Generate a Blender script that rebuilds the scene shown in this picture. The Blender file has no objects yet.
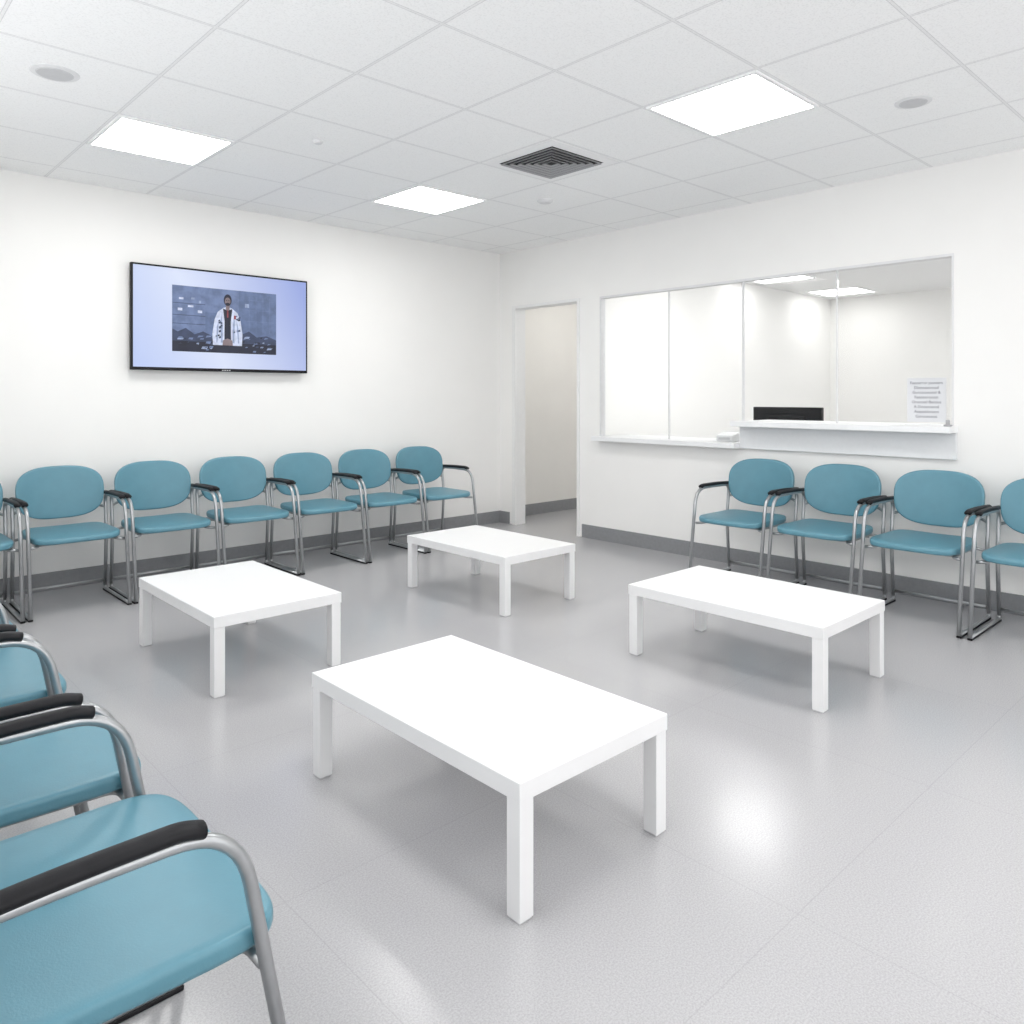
import bpy, bmesh, math, random
from mathutils import Vector, Matrix
random.seed(4)
sc = bpy.context.scene
col = sc.collection
try:
    sc.view_settings.view_transform = 'Standard'
    sc.view_settings.look = 'None'
    sc.view_settings.exposure = 0.14
except Exception as e:
    print(e)

# ---------------------------------------------------------------- materials
def new_mat(name):
    m = bpy.data.materials.new(name); m.use_nodes = True
    nt = m.node_tree
    return m, nt, nt.nodes['Principled BSDF']

def simple(name, rgb, rough=0.5, metal=0.0, spec=0.5, noise=0.0, nscale=40, bump=0.0, bscale=200):
    m, nt, b = new_mat(name)
    b.inputs['Roughness'].default_value = rough
    b.inputs['Metallic'].default_value = metal
    b.inputs['Specular IOR Level'].default_value = spec
    b.inputs['Base Color'].default_value = (*rgb, 1)
    tc = nt.nodes.new('ShaderNodeTexCoord')
    if noise > 0:
        n = nt.nodes.new('ShaderNodeTexNoise'); n.inputs['Scale'].default_value = nscale
        n.inputs['Detail'].default_value = 4
        r = nt.nodes.new('ShaderNodeValToRGB')
        r.color_ramp.elements[0].position = 0.35; r.color_ramp.elements[1].position = 0.65
        r.color_ramp.elements[0].color = (*[c*(1-noise) for c in rgb], 1)
        r.color_ramp.elements[1].color = (*[min(1, c*(1+noise)) for c in rgb], 1)
        nt.links.new(tc.outputs['Object'], n.inputs['Vector'])
        nt.links.new(n.outputs['Fac'], r.inputs['Fac'])
        nt.links.new(r.outputs['Color'], b.inputs['Base Color'])
    if bump > 0:
        n2 = nt.nodes.new('ShaderNodeTexNoise'); n2.inputs['Scale'].default_value = bscale
        n2.inputs['Detail'].default_value = 3
        bp = nt.nodes.new('ShaderNodeBump'); bp.inputs['Strength'].default_value = bump
        bp.inputs['Distance'].default_value = 0.002
        nt.links.new(tc.outputs['Object'], n2.inputs['Vector'])
        nt.links.new(n2.outputs['Fac'], bp.inputs['Height'])
        nt.links.new(bp.outputs['Normal'], b.inputs['Normal'])
    return m

def emis(name, rgb, s, noise=0.0, nscale=30):
    m, nt, b = new_mat(name)
    b.inputs['Base Color'].default_value = (*[min(1,c*0.5) for c in rgb], 1)
    b.inputs['Emission Color'].default_value = (*rgb, 1)
    b.inputs['Emission Strength'].default_value = s
    if noise > 0:
        tc = nt.nodes.new('ShaderNodeTexCoord')
        n = nt.nodes.new('ShaderNodeTexNoise'); n.inputs['Scale'].default_value = nscale; n.inputs['Detail'].default_value = 6
        r = nt.nodes.new('ShaderNodeValToRGB')
        r.color_ramp.elements[0].position = 0.38; r.color_ramp.elements[1].position = 0.62
        r.color_ramp.elements[0].color = (*[c*(1-noise) for c in rgb], 1)
        r.color_ramp.elements[1].color = (*[min(1, c*(1+noise)) for c in rgb], 1)
        nt.links.new(tc.outputs['Object'], n.inputs['Vector']); nt.links.new(n.outputs['Fac'], r.inputs['Fac'])
        nt.links.new(r.outputs['Color'], b.inputs['Emission Color'])
    return m

M_wall = simple('wall_paint', (0.895, 0.888, 0.87), 0.75, spec=0.2, noise=0.006, nscale=3, bump=0.05, bscale=300)
M_wall_cor = simple('corridor_paint', (0.88, 0.862, 0.825), 0.75, spec=0.25, noise=0.01, nscale=3)
M_trim = simple('white_trim', (0.84, 0.84, 0.835), 0.45, noise=0.01)
M_base = simple('baseboard_vinyl', (0.26, 0.265, 0.275), 0.45, noise=0.04)
M_table = simple('white_laminate', (0.81, 0.81, 0.812), 0.38, noise=0.004, nscale=8)
M_teal = simple('teal_vinyl', (0.102, 0.258, 0.328), 0.36, noise=0.03, nscale=12, bump=0.12, bscale=260)
M_tube = simple('grey_metal', (0.42, 0.43, 0.44), 0.28, metal=0.8, noise=0.03)
M_black = simple('black_plastic', (0.008, 0.008, 0.010), 0.5, spec=0.25, noise=0.1, bump=0.1, bscale=400)
M_dark = simple('recess_shade', (0.025, 0.025, 0.028), 0.8, noise=0.05)
M_counter = simple('counter_laminate', (0.86, 0.865, 0.87), 0.35, noise=0.01)
M_panel = simple('counter_panel', (0.80, 0.81, 0.82), 0.5, noise=0.01)
M_fix = simple('fixture_white', (0.90, 0.90, 0.90), 0.5, noise=0.01)
M_fixgrey = simple('fixture_grey', (0.58, 0.58, 0.59), 0.6, noise=0.02)
M_louvre = simple('louvre_grey', (0.42, 0.42, 0.43), 0.6, noise=0.02)
M_fixmid = simple('fixture_pale_grey', (0.76, 0.76, 0.765), 0.6, noise=0.02)
M_ceil2 = simple('plaster_ceiling', (0.88, 0.88, 0.875), 0.8, noise=0.01)
M_paper = simple('paper', (0.72, 0.73, 0.75), 0.8, noise=0.01)
M_ink = simple('ink', (0.14, 0.14, 0.18), 0.8, noise=0.02)
M_light = emis('light_diffuser', (1.0, 0.99, 0.97), 14.0)
M_light_fill = emis('fill_panel_glow', (1.0, 0.995, 0.98), 13.0)
M_light3 = emis('light_diffuser_soft', (1.0, 0.995, 0.98), 5.0)

# floor
M_floor, nt, b = new_mat('vinyl_floor')
tc = nt.nodes.new('ShaderNodeTexCoord')
n = nt.nodes.new('ShaderNodeTexNoise'); n.inputs['Scale'].default_value = 210; n.inputs['Detail'].default_value = 4
n.inputs['Roughness'].default_value = 0.7
r = nt.nodes.new('ShaderNodeValToRGB')
r.color_ramp.elements[0].position = 0.35; r.color_ramp.elements[0].color = (0.385, 0.382, 0.392, 1)
r.color_ramp.elements[1].position = 0.62; r.color_ramp.elements[1].color = (0.50, 0.496, 0.508, 1)
br = nt.nodes.new('ShaderNodeTexBrick'); br.offset = 0.0
br.inputs['Scale'].default_value = 1.0; br.inputs['Brick Width'].default_value = 0.92; br.inputs['Row Height'].default_value = 0.92
br.inputs['Mortar Size'].default_value = 0.0018; br.inputs['Mortar Smooth'].default_value = 0.3
br.inputs['Color1'].default_value = (1, 1, 1, 1); br.inputs['Color2'].default_value = (0.985, 0.985, 0.985, 1)
br.inputs['Mortar'].default_value = (0.90, 0.90, 0.90, 1)
mx = nt.nodes.new('ShaderNodeMixRGB'); mx.blend_type = 'MULTIPLY'; mx.inputs['Fac'].default_value = 1
nt.links.new(tc.outputs['Object'], n.inputs['Vector']); nt.links.new(tc.outputs['Object'], br.inputs['Vector'])
nt.links.new(n.outputs['Fac'], r.inputs['Fac']); nt.links.new(r.outputs['Color'], mx.inputs['Color1'])
nt.links.new(br.outputs['Color'], mx.inputs['Color2']); nt.links.new(mx.outputs['Color'], b.inputs['Base Color'])
b.inputs['Roughness'].default_value = 0.2
b.inputs['Specular IOR Level'].default_value = 0.7

# ceiling tiles
TX, TY, GX, GY = 0.64, 0.635, 1.22, 1.76
def ceiling_mat(name):
    M, nt, b = new_mat(name)
    tc = nt.nodes.new('ShaderNodeTexCoord')
    sx = nt.nodes.new('ShaderNodeSeparateXYZ'); nt.links.new(tc.outputs['Object'], sx.inputs[0])
    def math_(op, a, bb=None):
        q = nt.nodes.new('ShaderNodeMath'); q.operation = op
        for i, v in enumerate((a, bb)):
            if v is None: continue
            if isinstance(v, (int, float)): q.inputs[i].default_value = v
            else: nt.links.new(v, q.inputs[i])
        return q.outputs[0]
    def dist(sock, g, t):
        s = math_('SUBTRACT', sock, g); s = math_('DIVIDE', s, t)
        f = math_('FRACT', s); f = math_('SUBTRACT', f, 0.5); f = math_('ABSOLUTE', f)
        f = math_('SUBTRACT', 0.5, f)
        return math_('MULTIPLY', f, t)
    d = math_('MINIMUM', dist(sx.outputs[0], GX, TX), dist(sx.outputs[1], GY, TY))
    rr = nt.nodes.new('ShaderNodeValToRGB')
    cr = rr.color_ramp; cr.interpolation = 'LINEAR'
    cr.elements[0].position = 0.0; cr.elements[0].color = (0.88, 0.88, 0.875, 1)
    cr.elements[1].position = 1.0; cr.elements[1].color = (0.965, 0.965, 0.96, 1)
    for p, c in ((0.30, 0.88), (0.38, 0.68), (0.46, 0.72), (0.55, 0.955)):  # darker stop is a painted shadow line beside each grid bar
        e = cr.elements.new(p); e.color = (c, c, c, 1)
    dd = math_('DIVIDE', d, 0.016)
    nt.links.new(dd, rr.inputs['Fac'])
    n = nt.nodes.new('ShaderNodeTexNoise'); n.inputs['Scale'].default_value = 130; n.inputs['Detail'].default_value = 4
    nt.links.new(tc.outputs['Object'], n.inputs['Vector'])
    r2 = nt.nodes.new('ShaderNodeValToRGB')
    r2.color_ramp.elements[0].position = 0.36; r2.color_ramp.elements[0].color = (0.92, 0.92, 0.92, 1)
    r2.color_ramp.elements[1].position = 0.50; r2.color_ramp.elements[1].color = (1, 1, 1, 1)
    nt.links.new(n.outputs['Fac'], r2.inputs['Fac'])
    mx = nt.nodes.new('ShaderNodeMixRGB'); mx.blend_type = 'MULTIPLY'; mx.inputs['Fac'].default_value = 1
    nt.links.new(rr.outputs['Color'], mx.inputs['Color1']); nt.links.new(r2.outputs['Color'], mx.inputs['Color2'])
    nt.links.new(mx.outputs['Color'], b.inputs['Base Color'])
    b.inputs['Roughness'].default_value = 0.85
    b.inputs['Specular IOR Level'].default_value = 0.2
    return M
M_ceil = ceiling_mat('ceiling_tiles')

# glass: thin pane
M_glass = bpy.data.materials.new('pane_glass'); M_glass.use_nodes = True
nt = M_glass.node_tree
for x in list(nt.nodes): nt.nodes.remove(x)
o = nt.nodes.new('ShaderNodeOutputMaterial'); tr = nt.nodes.new('ShaderNodeBsdfTransparent')
tr.inputs['Color'].default_value = (0.985, 0.99, 0.99, 1)
gl = nt.nodes.new('ShaderNodeBsdfGlossy'); gl.inputs['Roughness'].default_value = 0.0
fr = nt.nodes.new('ShaderNodeFresnel'); fr.inputs['IOR'].default_value = 1.18
ms = nt.nodes.new('ShaderNodeMixShader')
nt.links.new(fr.outputs[0], ms.inputs[0]); nt.links.new(tr.outputs[0], ms.inputs[1]); nt.links.new(gl.outputs[0], ms.inputs[2])
nt.links.new(ms.outputs[0], o.inputs['Surface'])

# ---------------------------------------------------------------- mesh helpers
def mesh_obj(name, bm, mats, smooth=False, parent=None, loc=None):
    me = bpy.data.meshes.new(name)
    bmesh.ops.recalc_face_normals(bm, faces=bm.faces)
    bm.to_mesh(me); bm.free()
    if not isinstance(mats, (list, tuple)): mats = [mats]
    for m in mats: me.materials.append(m)
    if smooth:
        for p in me.polygons: p.use_smooth = True
    ob = bpy.data.objects.new(name, me); col.objects.link(ob)
    if parent: ob.parent = parent
    if loc: ob.location = loc
    return ob

def add_box(bm, x0, x1, y0, y1, z0, z1, mi=0, bevel=0.0):
    vs = [bm.verts.new((x, y, z)) for x in (x0, x1) for y in (y0, y1) for z in (z0, z1)]
    idx = [(0,1,3,2),(4,6,7,5),(0,4,5,1),(2,3,7,6),(0,2,6,4),(1,5,7,3)]
    fs = [bm.faces.new([vs[i] for i in f]) for f in idx]
    for f in fs: f.material_index = mi
    if bevel > 0:
        es = list({e for f in fs for e in f.edges})
        r = bmesh.ops.bevel(bm, geom=es, offset=bevel, segments=2, affect='EDGES', profile=0.5)
        for f in r['faces']: f.material_index = mi

def box(name, x0, x1, y0, y1, z0, z1, mat, bevel=0.0, parent=None):
    bm = bmesh.new(); add_box(bm, x0, x1, y0, y1, z0, z1, 0, bevel)
    return mesh_obj(name, bm, mat, parent=parent)

def empty(name, loc, label=None, cat=None, group=None, rotz=0):
    e = bpy.data.objects.new(name, None); e.empty_display_size = 0.1
    e.location = loc; e.rotation_euler = (0, 0, rotz); col.objects.link(e)
    if label: e['label'] = label
    if cat: e['category'] = cat
    if group: e['group'] = group
    return e

def struct(o):
    o['kind'] = 'structure'; return o

def fillet(pts, r, seg=7):
    pts = [Vector(p) for p in pts]; out = [pts[0]]
    for i in range(1, len(pts)-1):
        p, a, c = pts[i], pts[i-1], pts[i+1]
        rr = r[i] if isinstance(r, dict) else r
        d1 = (a-p); d2 = (c-p)
        l = min(rr, d1.length*0.48, d2.length*0.48)
        s = p + d1.normalized()*l; e = p + d2.normalized()*l
        for k in range(seg+1):
            t = k/seg
            out.append(s*(1-t)**2 + p*2*t*(1-t) + e*t*t)
    out.append(pts[-1]); return out

def sweep(bm, pts, ra, rb=None, n=12, mi=0, side=None, closed=False):
    rb = rb or ra
    pts = [Vector(p) for p in pts]; rings = []
    prev = None
    N = len(pts)
    for i, p in enumerate(pts):
        t = (pts[min(i+1, N-1)] - pts[max(i-1, 0)]).normalized()
        if side is not None: s = Vector(side)
        elif prev is not None: s = prev
        else: s = Vector((1, 0, 0)) if abs(t.x) < 0.9 else Vector((0, 0, 1))
        s = (s - t*s.dot(t)).normalized(); prev = s
        u = t.cross(s)
        rings.append([bm.verts.new(p + s*ra*math.cos(2*math.pi*k/n) + u*rb*math.sin(2*math.pi*k/n)) for k in range(n)])
    for a, c in zip(rings[:-1], rings[1:]):
        for k in range(n):
            f = bm.faces.new((a[k], a[(k+1) % n], c[(k+1) % n], c[k])); f.material_index = mi
    f = bm.faces.new(rings[0]); f.material_index = mi
    f = bm.faces.new(rings[-1][::-1]); f.material_index = mi

def cushion(bm, hw, hd, th, deform, expo=3.2, n=72, crown=0.012, rim=0.012):
    prof = [(None, 0.0, -th/2), (None, 0.5, -th/2), (None, 0.9, -th/2), (rim*0.8, 0, -th/2), (rim*0.2, 0, -th*0.40), (0.0, 0, -th*0.2), (0.0, 0, th*0.15)]
    # rounded edge then a smooth dome
    for k in range(1, 6):
        a = k/5*math.pi/2*0.86
        prof.append((rim*(1-math.cos(a)), 0, th*0.15 + th*0.35*math.sin(a)))
    s0 = 1 - rim/min(hw, hd)*0.75
    z0 = prof[-1][2]
    zt = th*0.5 + crown
    for s in (0.9, 0.82, 0.72, 0.6, 0.45, 0.3, 0.15, 0.0):
        t = s/s0
        prof.append((None, s, z0 + (zt-z0)*(1-t**2.6)))
    rings = []
    for ins, s, z in prof:
        if ins is None and s == 0.0:
            rings.append(bm.verts.new(deform(Vector((0, 0, z))))); continue
        ring = []
        for k in range(n):
            a = 2*math.pi*k/n; c, q = math.cos(a), math.sin(a)
            sx_, sy_ = (s, s) if ins is None else ((hw-ins)/hw, (hd-ins)/hd)
            x = math.copysign(abs(c)**(2/expo), c)*hw; y = math.copysign(abs(q)**(2/expo), q)*hd
            ring.append(bm.verts.new(deform(Vector((x*sx_, y*sy_, z)))))
        rings.append(ring)
    for a, c in zip(rings[:-1], rings[1:]):
        for k in range(n):
            k2 = (k+1) % n
            if isinstance(a, list) and isinstance(c, list): bm.faces.new((a[k], a[k2], c[k2], c[k]))
            elif isinstance(c, list): bm.faces.new((a, c[k2], c[k]))
            else: bm.faces.new((a[k], a[k2], c))

# ---------------------------------------------------------------- room constants
XW, YW, H = 5.313, 5.875, 2.764
X0, Y0 = -0.16, -2.7
RX, CX = 10.2, 11.2
DO0, DO1, DOH = 4.782, 5.65, 2.195
WY0, WYM, WY1, WTOP = 1.63, 3.113, 4.528, 2.196
SILL, CTR = 0.94, 1.11

# floor and ceilings
struct(box('floor', X0-0.1, CX+0.1, Y0-0.1, 6.12, -0.1, 0.0, M_floor))
struct(box('ceiling', X0-0.1, XW+0.12, Y0-0.1, YW+0.12, H, H+0.08, M_ceil))
struct(box('ceiling', XW+0.12, RX+0.1, Y0-0.1, 4.70, 2.6, 2.68, M_ceil2))
struct(box('ceiling', XW+0.12, CX+0.1, 4.70, 6.12, 2.6, 2.68, M_ceil2))

# walls; west and south openings are unseen, added to let fill light in
struct(box('wall_north', X0-0.1, XW, YW, YW+0.12, 0, H, M_wall))
bm = bmesh.new()
add_box(bm, X0-0.1, X0, Y0, YW, 0, 0.95); add_box(bm, X0-0.1, X0, Y0, YW, 2.5, H)
for y0_, y1_ in ((Y0, Y0+0.2), (0.9, 1.1), (YW-1.2, YW)): add_box(bm, X0-0.1, X0, y0_, y1_, 0.95, 2.5)
struct(mesh_obj('wall_west', bm, M_wall))
bm = bmesh.new()
add_box(bm, X0-0.1, XW+0.12, Y0-0.1, Y0, 0, 0.35); add_box(bm, X0-0.1, XW+0.12, Y0-0.1, Y0, 2.5, H)
for x0_, x1_ in ((X0-0.1, 0.1), (2.5, 2.7), (5.1, XW+0.12)): add_box(bm, x0_, x1_, Y0-0.1, Y0, 0.35, 2.5)
add_box(bm, XW+0.12, RX+0.1, Y0-0.1, Y0, 0, 0.35); add_box(bm, XW+0.12, RX+0.1, Y0-0.1, Y0, 2.4, 2.6)  # reception side left open, an unseen gap added to brighten it
struct(mesh_obj('wall_south', bm, M_wall))
bm = bmesh.new()
xa, xb = XW, XW+0.12
add_box(bm, xa, xb, DO1, 6.12, 0, H)
add_box(bm, xa, xb, DO0, DO1, DOH, H)
add_box(bm, xa, xb, WY1, DO0, 0, H)
add_box(bm, xa, xb, WY0, WY1, WTOP, H)
add_box(bm, xa, xb, WYM, WY1, 0, SILL-0.04)
add_box(bm, xa, xb, WY0, WYM, 0, CTR-0.04)
add_box(bm, xa, xb, Y0, WY0, 0, H)
struct(mesh_obj('wall_east', bm, M_wall))
struct(box('wall_corridor_side', xb, RX, 4.64, 4.76, 0, 2.6, M_wall))
struct(box('wall_reception_back', RX, RX+0.1, Y0, 4.76, 0, 2.6, M_wall))
struct(box('wall_corridor_north', xb, CX, 6.0, 6.12, 0, 2.6, M_wall_cor))
bm = bmesh.new(); add_box(bm, CX, CX+0.1, 4.70, 6.12, 0, 0.3); add_box(bm, CX, CX+0.1, 4.70, 6.12, 2.4, 2.6)  # unseen open end, added so world light reaches the corridor
struct(mesh_obj('wall_corridor_end', bm, M_wall_cor))

# baseboards
BH, BT = 0.12, 0.012
struct(box('baseboard_north', X0, XW-BT, YW-BT, YW, 0, BH, M_base))
struct(box('baseboard_east', XW-BT, XW, Y0, DO0-0.045, 0, BH, M_base))
struct(box('baseboard_east', XW-BT, XW, DO1+0.075, YW, 0, BH, M_base))
struct(box('baseboard_corridor', xb, CX, 6.0-BT, 6.0, 0, BH, M_base))
struct(box('baseboard_west', X0, X0+BT, Y0, YW-BT, 0, BH, M_base))

# door casing (open doorway without a leaf)
bm = bmesh.new()
add_box(bm, XW-0.014, xb+0.01, DO0-0.012, DO0+0.018, 0, DOH+0.012, 0, 0.002)
add_box(bm, XW-0.014, xb+0.01, DO1-0.018, DO1+0.03, 0, DOH+0.012, 0, 0.002)
add_box(bm, XW-0.014, xb+0.01, DO0+0.018, DO1-0.018, DOH-0.018, DOH+0.012, 0, 0.002)
struct(mesh_obj('door_1', bm, M_trim))

# reception window: four panes, slim frame
seams = [WY0, 2.384, WYM, 3.80, WY1]
GXp = XW+0.03
for i in range(4):
    zb = CTR if i < 2 else SILL
    struct(box('window_%d' % (i+1), GXp, GXp+0.008, seams[i]+0.006, seams[i+1]-0.006, zb, WTOP-0.02, M_glass))
bm = bmesh.new()
add_box(bm, XW-0.006, XW+0.06, WY0, WY1, WTOP-0.018, WTOP, 0)
add_box(bm, XW-0.006, XW+0.06, WY0, WY0+0.012, CTR, WTOP-0.018, 0)
add_box(bm, XW-0.006, XW+0.06, WY1-0.012, WY1, SILL, WTOP-0.018, 0)
for s, w, zb in ((seams[1], 0.005, CTR), (seams[2], 0.007, CTR), (seams[3], 0.003, SILL)):
    add_box(bm, GXp-0.006, GXp+0.012, s-w, s+w, zb, WTOP-0.018, 0)
struct(mesh_obj('trim_1', bm, M_fixmid))
bm = bmesh.new()
add_box(bm, XW+0.001, XW+0.42, WY0+0.001, WYM, CTR-0.04, CTR)
add_box(bm, XW+0.001, XW+0.42, WYM, WY1-0.001, SILL-0.04, SILL)
struct(mesh_obj('trim_2', bm, M_counter))

# low transaction shelf and raised counter
e = empty('transaction_shelf', (XW, 3.84, SILL-0.04), 'low white laminate transaction shelf below the glass window', 'shelf')
bm = bmesh.new(); add_box(bm, -0.11, 0.001, -0.73, 0.70, 0, 0.04, 0, 0.004); mesh_obj('shelf_board', bm, M_counter, parent=e)
e = empty('reception_counter', (XW, 2.35, 0.90), 'raised white reception counter ledge with pale front panel', 'counter')
bm = bmesh.new(); add_box(bm, -0.16, 0.001, -0.745, 0.765, 0.17, 0.21, 0, 0.004); mesh_obj('counter_top', bm, M_counter, parent=e)
bm = bmesh.new(); add_box(bm, -0.03, 0.001, -0.74, 0.76, 0.0, 0.17, 0, 0.003); mesh_obj('front_panel', bm, M_panel, parent=e)

# ---------------------------------------------------------------- ceiling fixtures
def light_panel(cx, cy, z, mat=None, label='square flush LED ceiling light panel, glowing white'):
    e = empty('ceiling_light', (cx, cy, z), label, 'ceiling light', 'square ceiling light panels')
    bm = bmesh.new(); w, d = TX/2-0.012, TY/2-0.012; q = 0.018
    add_box(bm, -w, w, -d, -d+q, -0.010, 0); add_box(bm, -w, w, d-q, d, -0.010, 0)
    add_box(bm, -w, -w+q, -d+q, d-q, -0.010, 0); add_box(bm, w-q, w, -d+q, d-q, -0.010, 0)
    mesh_obj('light_frame', bm, M_fix, parent=e)
    bm = bmesh.new(); add_box(bm, -w+q, w-q, -d+q, d-q, -0.008, 0); mesh_obj('diffuser', bm, mat or M_light, parent=e)
for cx, cy in ((1.54, 4.6175), (3.46, 4.6175), (3.46, 2.0775), (1.54, 1.4425), (3.46, -0.4625), (1.54, -1.0975)):  # panels outside the view are added to brighten the room
    light_panel(cx, cy, H)
for cx, cy in ((7.85, 4.18), (9.5, 4.18)):
    light_panel(cx, cy, 2.6, M_light3)
for cx, cy in ((6.2, 3.6), (7.6, 1.5), (6.4, 1.7), (6.4, 0.2), (8.8, 0.8), (7.6, -0.8)):  # unseen panels added as even fill for the reception
    light_panel(cx, cy, 2.6, M_light_fill)
light_panel(6.2, 5.2, 2.6, M_light3); light_panel(7.8, 5.2, 2.6, M_light3); light_panel(9.6, 5.2, 2.6, M_light_fill)  # unseen panels, added to light the corridor

# air diffuser
e = empty('air_vent', (3.46, 3.3475, H), 'square four-way ceiling air diffuser with dark louvre gaps', 'air vent')
bm = bmesh.new(); add_box(bm, -0.235, 0.235, -0.235, 0.235, -0.006, 0); mesh_obj('vent_shade_plate', bm, M_dark, parent=e)  # flat dark plate stands in for shade inside the vent
def sq_ring(bm, a, za, b_, zb, th=0.003):
    r = []
    for (h, z) in ((a, za), (b_, zb), (b_, zb-th), (a, za-th)):
        r.append([bm.verts.new((sx*h, sy*h, z)) for sx, sy in ((-1,-1),(1,-1),(1,1),(-1,1))])
    for i in range(4):
        A, B = r[i], r[(i+1) % 4]
        for k in range(4): bm.faces.new((A[k], A[(k+1) % 4], B[(k+1) % 4], B[k]))
bm = bmesh.new(); sq_ring(bm, 0.300, -0.001, 0.232, -0.004); mesh_obj('vent_frame', bm, M_fix, parent=e)
bm = bmesh.new()
for a in (0.222, 0.186, 0.150, 0.114, 0.078, 0.042):
    sq_ring(bm, a, -0.014, a-0.006, -0.006)
mesh_obj('vent_louvre', bm, M_louvre, parent=e)

def disc_fix(name, cx, cy, r, h, label, cat, mats, holes=False):
    e = empty(name, (cx, cy, H), label, cat)
    prof = [(0.0, -h), (r*0.78, -h), (r*0.84, -h*0.8), (r*0.97, -h*0.6), (r, -h*0.2), (r, 0)]
    bm = bmesh.new(); n = 40; rings = []
    for q, z in prof[1:]:
        rings.append([bm.verts.new((q*math.cos(2*math.pi*k/n), q*math.sin(2*math.pi*k/n), z)) for k in range(n)])
    for i, (a, c) in enumerate(zip(rings[:-1], rings[1:])):
        for k in range(n): bm.faces.new((a[k], a[(k+1) % n], c[(k+1) % n], c[k]))
    bm.faces.new(rings[0]); bm.faces.new(rings[-1])
    mesh_obj('housing', bm, mats[0], parent=e)
    bm = bmesh.new()
    r1 = [bm.verts.new((r*0.76*math.cos(2*math.pi*k/n), r*0.76*math.sin(2*math.pi*k/n), -h)) for k in range(n)]
    r2 = [bm.verts.new((r*0.72*math.cos(2*math.pi*k/n), r*0.72*math.sin(2*math.pi*k/n), -h-0.003)) for k in range(n)]
    for k in range(n): bm.faces.new((r1[k], r1[(k+1) % n], r2[(k+1) % n], r2[k]))
    bm.faces.new(r2); bm.faces.new(r1[::-1])
    mesh_obj('grille', bm, mats[1], parent=e)
disc_fix('ceiling_speaker', 0.86, 3.957, 0.10, 0.006, 'round white ceiling speaker with pale grey grille', 'speaker', (M_fixmid, M_fixgrey))
disc_fix('ceiling_speaker', 4.07, 1.433, 0.085, 0.006, 'round white ceiling speaker with pale grey grille', 'speaker', (M_fixmid, M_fixgrey))
disc_fix('smoke_detector', 4.10, 4.03, 0.06, 0.018, 'small round white smoke detector on ceiling', 'smoke detector', (M_fixmid, M_fixmid))
disc_fix('sprinkler', 2.195, 3.985, 0.03, 0.012, 'tiny round ceiling sprinkler cap', 'sprinkler', (M_fixmid, M_fixmid))

# ---------------------------------------------------------------- television
TVX, TVW, TVH, TVZ = 2.415, 1.365, 0.762, 1.487
tv = empty('television', (TVX, 5.80, TVZ), 'black flat-screen television mounted on wall showing a framed picture', 'television')
bm = bmesh.new(); add_box(bm, -TVW/2, TVW/2, 0, 0.035, 0, TVH, 0, 0.004)
add_box(bm, -0.25, 0.25, 0.035, 0.074, 0.2, 0.55)
mesh_obj('housing', bm, M_black, parent=tv)
M_scr, nt, b = new_mat('screen_glow')
tc = nt.nodes.new('ShaderNodeTexCoord'); sx = nt.nodes.new('ShaderNodeSeparateXYZ')
nt.links.new(tc.outputs['Generated'], sx.inputs[0])
rp = nt.nodes.new('ShaderNodeValToRGB'); rp.color_ramp.elements[0].color = (0.50, 0.60, 0.90, 1); rp.color_ramp.elements[1].color = (0.32, 0.40, 0.76, 1)
ee = rp.color_ramp.elements.new(0.38); ee.color = (0.70, 0.77, 0.95, 1)
mt = nt.nodes.new('ShaderNodeMath'); mt.operation = 'MULTIPLY_ADD'; mt.inputs[1].default_value = 0.25
nt.links.new(sx.outputs[2], mt.inputs[0]); 
sub = nt.nodes.new('ShaderNodeMath'); sub.operation = 'MULTIPLY_ADD'; sub.inputs[1].default_value = 0.85; sub.inputs[2].default_value = -0.05
nt.links.new(sx.outputs[0], sub.inputs[0]); nt.links.new(sub.outputs[0], mt.inputs[2])
nt.links.new(mt.outputs[0], rp.inputs['Fac'])
b.inputs['Base Color'].default_value = (0.02, 0.02, 0.03, 1); b.inputs['Roughness'].default_value = 0.25
nt.links.new(rp.outputs['Color'], b.inputs['Emission Color']); b.inputs['Emission Strength'].default_value = 0.85
bz = 0.014
bm = bmesh.new(); add_box(bm, -TVW/2+bz, TVW/2-bz, -0.002, 0.001, bz+0.008, TVH-bz)
scr = mesh_obj('screen', bm, M_scr, parent=tv)

def em(name, c, nz=0.28, ns=14):
    return emis(name, c, 0.75, nz, ns)
PM = [em('pic_back', (0.085, 0.12, 0.22)), em('pic_dark', (0.010, 0.012, 0.026)), em('pic_white', (0.44, 0.48, 0.60), 0.2, 30),
      em('pic_mid', (0.11, 0.15, 0.265)), em('pic_skin', (0.17, 0.13, 0.14)), em('pic_desk', (0.03, 0.042, 0.085)), em('pic_red', (0.18, 0.03, 0.04)),
      em('pic_pale', (0.22, 0.27, 0.40), 0.25, 30)]
def poly(bm, pts, mi, h=1):
    y = -0.003 - 0.0004*h
    f = bm.faces.new([bm.verts.new((p[0], y, p[1])) for p in pts]); f.material_index = mi
PX0, PX1, PZ0, PZ1 = 2.013-TVX, 2.821-TVX, 1.629-TVZ, 2.115-TVZ
PW, PH = PX1-PX0, PZ1-PZ0
def P(u, v): return (PX0+u*PW, PZ0+v*PH)
def rect(bm, u0, u1, v0, v1, mi, h): poly(bm, [P(u0, v0), P(u1, v0), P(u1, v1), P(u0, v1)], mi, h)
bm = bmesh.new()
rect(bm, 0, 1, 0, 1, 0, 0)
rect(bm, 0.0, 0.30, 0.30, 1.0, 3, 1); rect(bm, 0.30, 0.62, 0.62, 1.0, 3, 1)
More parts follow.
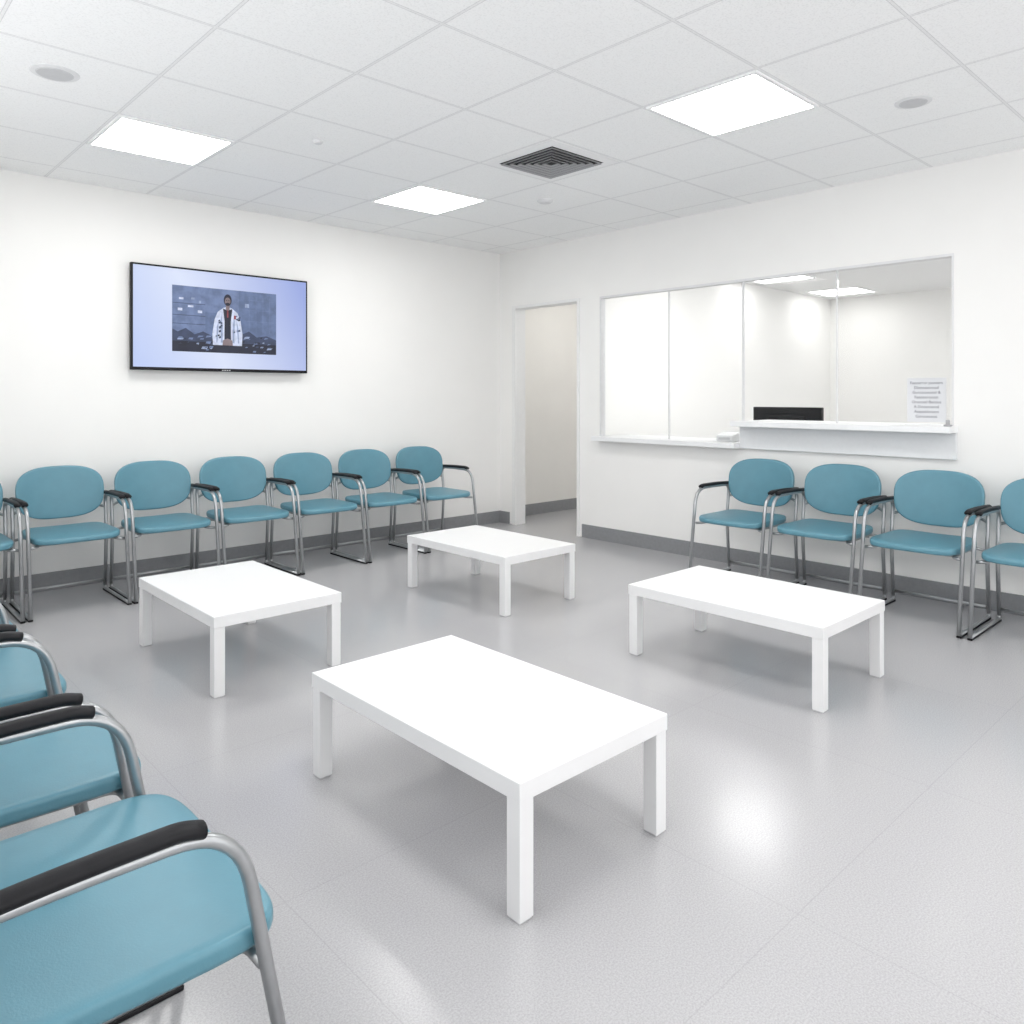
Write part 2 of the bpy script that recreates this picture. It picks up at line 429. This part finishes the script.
for (a, c, d, f) in ((0.05,0.09,0.62,0.66),(0.14,0.19,0.68,0.71),(0.06,0.10,0.79,0.82),(0.23,0.27,0.60,0.64)):
    rect(bm, a, c, d, f, 2, 2)
rect(bm, 0.24, 0.26, 0.75, 0.79, 7, 2); rect(bm, 0.17, 0.20, 0.80, 0.83, 7, 2); rect(bm, 0.68, 0.72, 0.74, 0.80, 7, 2)
for u in (0.72, 0.79, 0.86, 0.93): rect(bm, u, u+0.004, 0.34, 0.92, 3, 2)
for v in (0.52, 0.70, 0.86): rect(bm, 0.68, 0.98, v, v+0.006, 3, 2.2)
for v in (0.42, 0.55, 0.73): rect(bm, 0.0, 0.30, v, v+0.008, 5, 2)
rect(bm, 0, 1, 0, 0.20, 1, 2)
poly(bm, [P(0,.16),P(.36,.16),P(.36,.26),P(.28,.32),P(.20,.27),P(.12,.36),P(.05,.30),P(0,.34)], 5, 3)
poly(bm, [P(.62,.16),P(1,.16),P(1,.24),P(.9,.30),P(.8,.27),P(.72,.36),P(.64,.30)], 5, 3)
for k in range(60):
    u = random.choice([random.uniform(0.02, 0.36), random.uniform(0.62, 0.93)]); v = random.uniform(0.02, 0.27); q = random.uniform(.3, 1.1)
    poly(bm, [P(u, v), P(u+0.05*q, v+random.uniform(-.015, .02)), P(u+0.06*q, v+0.035*q), P(u+0.012, v+0.035*q)], random.choice([7, 3, 5, 3, 1, 5]), 4+k*0.02)
# standing person in the picture
poly(bm, [P(.37,.12),P(.365,.30),P(.385,.52),P(.415,.64),P(.47,.71),P(.51,.73),P(.55,.71),P(.605,.64),P(.635,.52),P(.655,.30),P(.65,.12)], 2, 6)
poly(bm, [P(.478,.14),P(.48,.50),P(.465,.70),P(.51,.67),P(.555,.70),P(.54,.50),P(.542,.14)], 1, 6.5)
poly(bm, [P(.445,.16),P(.44,.50),P(.45,.62),P(.463,.40),P(.462,.16)], 7, 6.8); poly(bm, [P(.575,.16),P(.58,.50),P(.57,.60),P(.558,.40),P(.558,.16)], 7, 6.8)
poly(bm, [P(.40,.16),P(.405,.40),P(.425,.52),P(.42,.38),P(.412,.16)], 7, 7); poly(bm, [P(.61,.16),P(.60,.38),P(.595,.52),P(.615,.40),P(.622,.16)], 7, 7)
for k in range(18):
    u = random.choice([random.uniform(.39, .45), random.uniform(.565, .62)]); v = random.uniform(.22, .6); q = random.uniform(.6, 1.5)
    poly(bm, [P(u,v),P(u+.016*q,v+.01),P(u+.012*q,v+.035*q),P(u-.004,v+.02*q)], random.choice([1, 5, 5, 3]), 7.4+k*.02)
poly(bm, [P(.57,.54),P(.59,.54),P(.59,.60),P(.57,.60)], 6, 7.9); poly(bm, [P(.503,.56),P(.517,.56),P(.517,.68),P(.503,.68)], 6, 7.4)
poly(bm, [P(.46,.12),P(.465,.20),P(.51,.23),P(.555,.20),P(.56,.12)], 4, 7.6)
def ell(cu, cv, ru, rv, mi, h, n=20): poly(bm, [P(cu+ru*math.cos(2*math.pi*k/n), cv+rv*math.sin(2*math.pi*k/n)) for k in range(n)], mi, h)
rect(bm, .492, .528, .68, .76, 4, 7)
ell(.51, .835, .038, .092, 1, 7.2); ell(.51, .815, .027, .062, 4, 8)
ell(.499, .83, .005, .007, 1, 9); ell(.521, .83, .005, .007, 1, 9); ell(.51, .77, .022, .025, 1, 8.8)
pic = mesh_obj('picture', bm, PM, parent=scr)
bm = bmesh.new()
for k in range(4): add_box(bm, -0.032+k*0.018, -0.020+k*0.018, -0.001, 0.0, 0.006, 0.013)
mesh_obj('badge', bm, M_fixgrey, parent=tv)

# ---------------------------------------------------------------- coffee tables
def coffee_table(x0, x1, y0, y1, label, h=0.352):
    cx, cy = (x0+x1)/2, (y0+y1)/2; hx, hy = (x1-x0)/2, (y1-y0)/2
    e = empty('coffee_table', (cx, cy, 0), label, 'coffee table', 'low white tables in the waiting room')
    bm = bmesh.new(); add_box(bm, -hx, hx, -hy, hy, h-0.05, h, 0, 0.0025); mesh_obj('table_top', bm, M_table, parent=e)
    l = 0.048
    for sx in (-1, 1):
        for sy in (-1, 1):
            xx, yy = sx*(hx-l/2-0.003), sy*(hy-l/2-0.003)
            bm = bmesh.new(); add_box(bm, xx-l/2, xx+l/2, yy-l/2, yy+l/2, 0.004, h-0.05, 0, 0.002)
            lg = mesh_obj('leg', bm, M_table, parent=e)
            bm = bmesh.new(); add_box(bm, xx-l/2+.003, xx+l/2-.003, yy-l/2+.003, yy+l/2-.003, 0, 0.004)
            mesh_obj('foot_pad', bm, M_fixgrey, parent=lg)
lab = 'low white rectangular coffee table with square legs'
coffee_table(1.295, 1.905, 1.36, 2.395, lab)
coffee_table(3.07, 3.70, 1.425, 2.43, lab)
coffee_table(3.045, 3.66, 3.325, 4.31, lab)
coffee_table(1.31, 1.93, 3.275, 4.26, lab)

# ---------------------------------------------------------------- chair prototype (faces -Y)
AX = 0.266
def build_chair(aend=-0.125, shw=0.242, shd=0.242, sexpo=5.0, crown=0.008):
    parts = {}
    def dseat(v):
        y = v.y
        z = v.z + 0.446
        t = max(0.0, (-y-0.15)/0.10); z -= 0.006*t*t
        t2 = max(0.0, (y-0.05)/0.18); z += 0.010*t2*t2
        z -= 0.008*(1-(v.x/shw)**2) * (1 if v.z > 0 else 0)
        wid = 1.0 + 0.02*(-y/0.24)
        return Vector((v.x*wid, y-0.025, z))
    bm = bmesh.new(); cushion(bm, shw, shd, 0.038, dseat, expo=sexpo, crown=crown, rim=0.010)
    parts['seat'] = (bm, [M_teal], True, None)
    def dback(v):
        u = v.y/0.167
        x = v.x*(1.0 + 0.02*u - 0.02*u*u)
        zc = 0.677 + v.y
        y = 0.235 + 0.045*(v.y+0.167)/0.334 - v.z - 0.045*(v.x/0.25)**2
        return Vector((x, y, zc))
    bm = bmesh.new(); cushion(bm, 0.252, 0.168, 0.032, dback, expo=2.9, crown=0.005, rim=0.012)
    parts['backrest'] = (bm, [M_teal], True, None)
    bm = bmesh.new()
    for s in (-1, 1):
        x = s*AX
        loop = fillet([(x, 0.235, 0.015+0.02), (x, 0.205, 0.40), (x, 0.235, 0.645), (x, 0.05, 0.648), (x, aend-0.055, 0.645), (x, -0.285, 0.013)],
                      {1: 0.05, 2: 0.06, 3: 0.05, 4: 0.11}, 9)
        sweep(bm, loop, 0.0112, n=14, side=(1, 0, 0))
        run = fillet([(x, -0.285, 0.013), (x, 0.235, 0.013), (x, 0.235, 0.05)], 0.02, 4)
        sweep(bm, run, 0.0105, n=10, side=(1, 0, 0))
        br_ = fillet([(x, 0.225, 0.56), (s*0.235, 0.262, 0.57), (s*0.15, 0.262, 0.60)], 0.02, 5)
        sweep(bm, br_, 0.009, n=10)
        rl = fillet([(s*(AX-0.004), -0.205, 0.406), (s*0.21, -0.20, 0.412), (s*0.20, 0.19, 0.414), (s*(AX-0.004), 0.205, 0.40)], 0.03, 5)
        sweep(bm, rl, 0.009, n=10)
    sweep(bm, [(-0.21, -0.12, 0.408), (0.21, -0.12, 0.408)], 0.009, n=10)
    sweep(bm, [(-0.21, 0.13, 0.408), (0.21, 0.13, 0.408)], 0.009, n=10)
    sweep(bm, [(-AX, 0.235, 0.07), (AX, 0.235, 0.07)], 0.009, n=10)
    parts['frame'] = (bm, [M_tube], True, None)
    for s in (-1, 1):
        x = s*AX; bm = bmesh.new()
        pad = fillet([(x, 0.235, 0.656), (x, 0.06, 0.664), (x, aend+0.03, 0.664), (x, aend, 0.655)], {1: 0.08, 2: 0.02}, 7)
        sweep(bm, pad, 0.018, 0.012, n=14, side=(1, 0, 0))
        parts['armrest%d' % s] = (bm, [M_black], True, None)
        bm = bmesh.new()
        add_box(bm, x-0.013, x+0.013, -0.29, 0.245, 0.0, 0.012, 0, 0.004)
        parts['floor_runner%d' % s] = (bm, [M_black], False, None)
    meshes = []
    for k, (bm, mats, sm, _) in parts.items():
        nm = k.rstrip('-1') if k[-1] == '1' else k
        bmesh.ops.recalc_face_normals(bm, faces=bm.faces)
        me = bpy.data.meshes.new(nm); bm.to_mesh(me); bm.free()
        for m in mats: me.materials.append(m)
        if sm:
            for p in me.polygons: p.use_smooth = True
        meshes.append((nm, me))
    return meshes
chair_meshes = build_chair(-0.14)
chair_meshes_side = build_chair(-0.11, 0.256, 0.238, 6.0, 0.004)
def place_chair(x, y, rot, label, group, sx=1.0, meshes=chair_meshes):
    e = empty('waiting_chair', (x, y, 0), label, 'chair', group, rot)
    e.scale = (sx, 1, 1)
    for nm, me in meshes:
        o = bpy.data.objects.new(nm, me); col.objects.link(o); o.parent = e
        if nm == 'armrest': o['label'] = 'black moulded plastic armrest pad'
        if nm == 'frame': o['label'] = 'grey metal tube frame'
    return e
for k in range(-1, 6):
    place_chair(1.255+0.57*k, 5.40, 0, 'teal vinyl chair, grey tube frame, below wall television', 'teal chairs along the television wall')
for k in range(4):
    place_chair(4.85, 2.813-0.585*k, math.radians(-90), 'teal vinyl chair, grey tube frame, below reception counter', 'teal chairs below the reception window')
for k in range(4):
    place_chair(0.333, 1.44+0.67*k, math.radians(90), 'teal vinyl chair, grey tube frame, facing the coffee tables', 'teal chairs in the side row', 1.09, chair_meshes_side)

# ---------------------------------------------------------------- reception furniture
e = empty('reception_desk', (6.06, 2.9, 0), 'white work desk behind the reception counter', 'desk')
bm = bmesh.new(); add_box(bm, -0.3, 0.3, -1.3, 1.3, 0.71, 0.74, 0, 0.003); mesh_obj('desk_top', bm, M_counter, parent=e)
for yy in (-1.28, 1.25):
    bm = bmesh.new(); add_box(bm, -0.28, 0.28, yy, yy+0.03, 0, 0.71); mesh_obj('side_panel', bm, M_panel, parent=e)
e = empty('computer_monitor', (6.0, 3.09, 0.74), 'black computer monitor on the desk seen from behind', 'monitor')
bm = bmesh.new(); add_box(bm, -0.02, 0.02, -0.30, 0.30, 0.12, 0.468, 0, 0.006); add_box(bm, -0.045, -0.02, -0.16, 0.16, 0.18, 0.40, 0, 0.008)
mesh_obj('monitor_housing', bm, M_black, parent=e)
bm = bmesh.new(); add_box(bm, -0.03, 0.0, -0.03, 0.03, 0.01, 0.2); add_box(bm, -0.11, 0.10, -0.12, 0.12, 0, 0.012, 0, 0.004)
mesh_obj('monitor_stand', bm, M_black, parent=e)

e = empty('card_terminal', (5.44, 3.30, SILL), 'small white card terminal on the transaction shelf', 'card terminal')
bm = bmesh.new()
vs = [(-0.06,-0.075,0),(0.05,-0.075,0),(0.05,-0.075,0.075),(-0.06,-0.075,0.045)]
a = [bm.verts.new(v) for v in vs]; c = [bm.verts.new((v[0], 0.075, v[2])) for v in vs]
bm.faces.new(a); bm.faces.new(c[::-1])
for k in range(4): bm.faces.new((a[k], a[(k+1)%4], c[(k+1)%4], c[k]))
bmesh.ops.bevel(bm, geom=list(bm.edges), offset=0.005, segments=2, affect='EDGES')
mesh_obj('terminal_body', bm, M_fixmid, parent=e)
bm = bmesh.new(); add_box(bm, -0.062, -0.0605, -0.05, 0.05, 0.012, 0.032); mesh_obj('terminal_slot', bm, M_fixgrey, parent=e)

e = empty('pen_holder', (5.25, 1.645, CTR), 'small dark pen holder on the counter end', 'pen holder')
bm = bmesh.new(); add_box(bm, -0.02, 0.02, -0.02, 0.02, 0, 0.012, 0, 0.003); add_box(bm, -0.006, 0.006, -0.012, 0.012, 0.012, 0.04, 0, 0.003)
mesh_obj('holder_body', bm, M_louvre, parent=e)

# notice on the glass
nx = GXp-0.0025
e = empty('notice', (nx, 1.80, CTR+0.022), 'white printed paper notice taped to the glass', 'notice')
bm = bmesh.new(); add_box(bm, -0.001, 0.001, -0.117, 0.117, 0, 0.285); mesh_obj('sheet', bm, M_paper, parent=e)
lines = ['Faeoarrur pusoans', 'Dianoasorusal', 'Gurcaronosol &', 'Faesionruoon', 'Orucoad Bacous', 'A Doosroanol', 'Asaposlocuon', 'Garoosonos']
for i, t in enumerate(lines):
    cu = bpy.data.curves.new('line', 'FONT'); cu.body = t; cu.size = 0.026; cu.align_x = 'CENTER'; cu.extrude = 0.0002
    ob = bpy.data.objects.new('tmp', cu); col.objects.link(ob)
    bpy.context.view_layer.update()
    me = bpy.data.meshes.new_from_object(ob.evaluated_get(bpy.context.evaluated_depsgraph_get()))
    bpy.data.objects.remove(ob)
    me.materials.clear(); me.materials.append(M_ink)
    o = bpy.data.objects.new('printed_line', me); col.objects.link(o); o.parent = e
    o.rotation_euler = (math.radians(90), 0, math.radians(-90)); o.location = (-0.0016, 0, 0.245-0.031*i)

# ---------------------------------------------------------------- world + camera
w = bpy.data.worlds.new('World'); sc.world = w; w.use_nodes = True
w.node_tree.nodes['Background'].inputs[0].default_value = (0.98, 0.985, 1, 1); w.node_tree.nodes['Background'].inputs[1].default_value = 2.15
cam = bpy.data.cameras.new('Camera'); co = bpy.data.objects.new('Camera', cam); col.objects.link(co)
co.location = (0, 0, 1.3); co.rotation_euler = (math.radians(90), 0, -math.asin(0.6823))
cam.lens = 27; cam.sensor_width = 36; cam.shift_y = -116/1024; cam.clip_start = 0.02
sc.camera = co
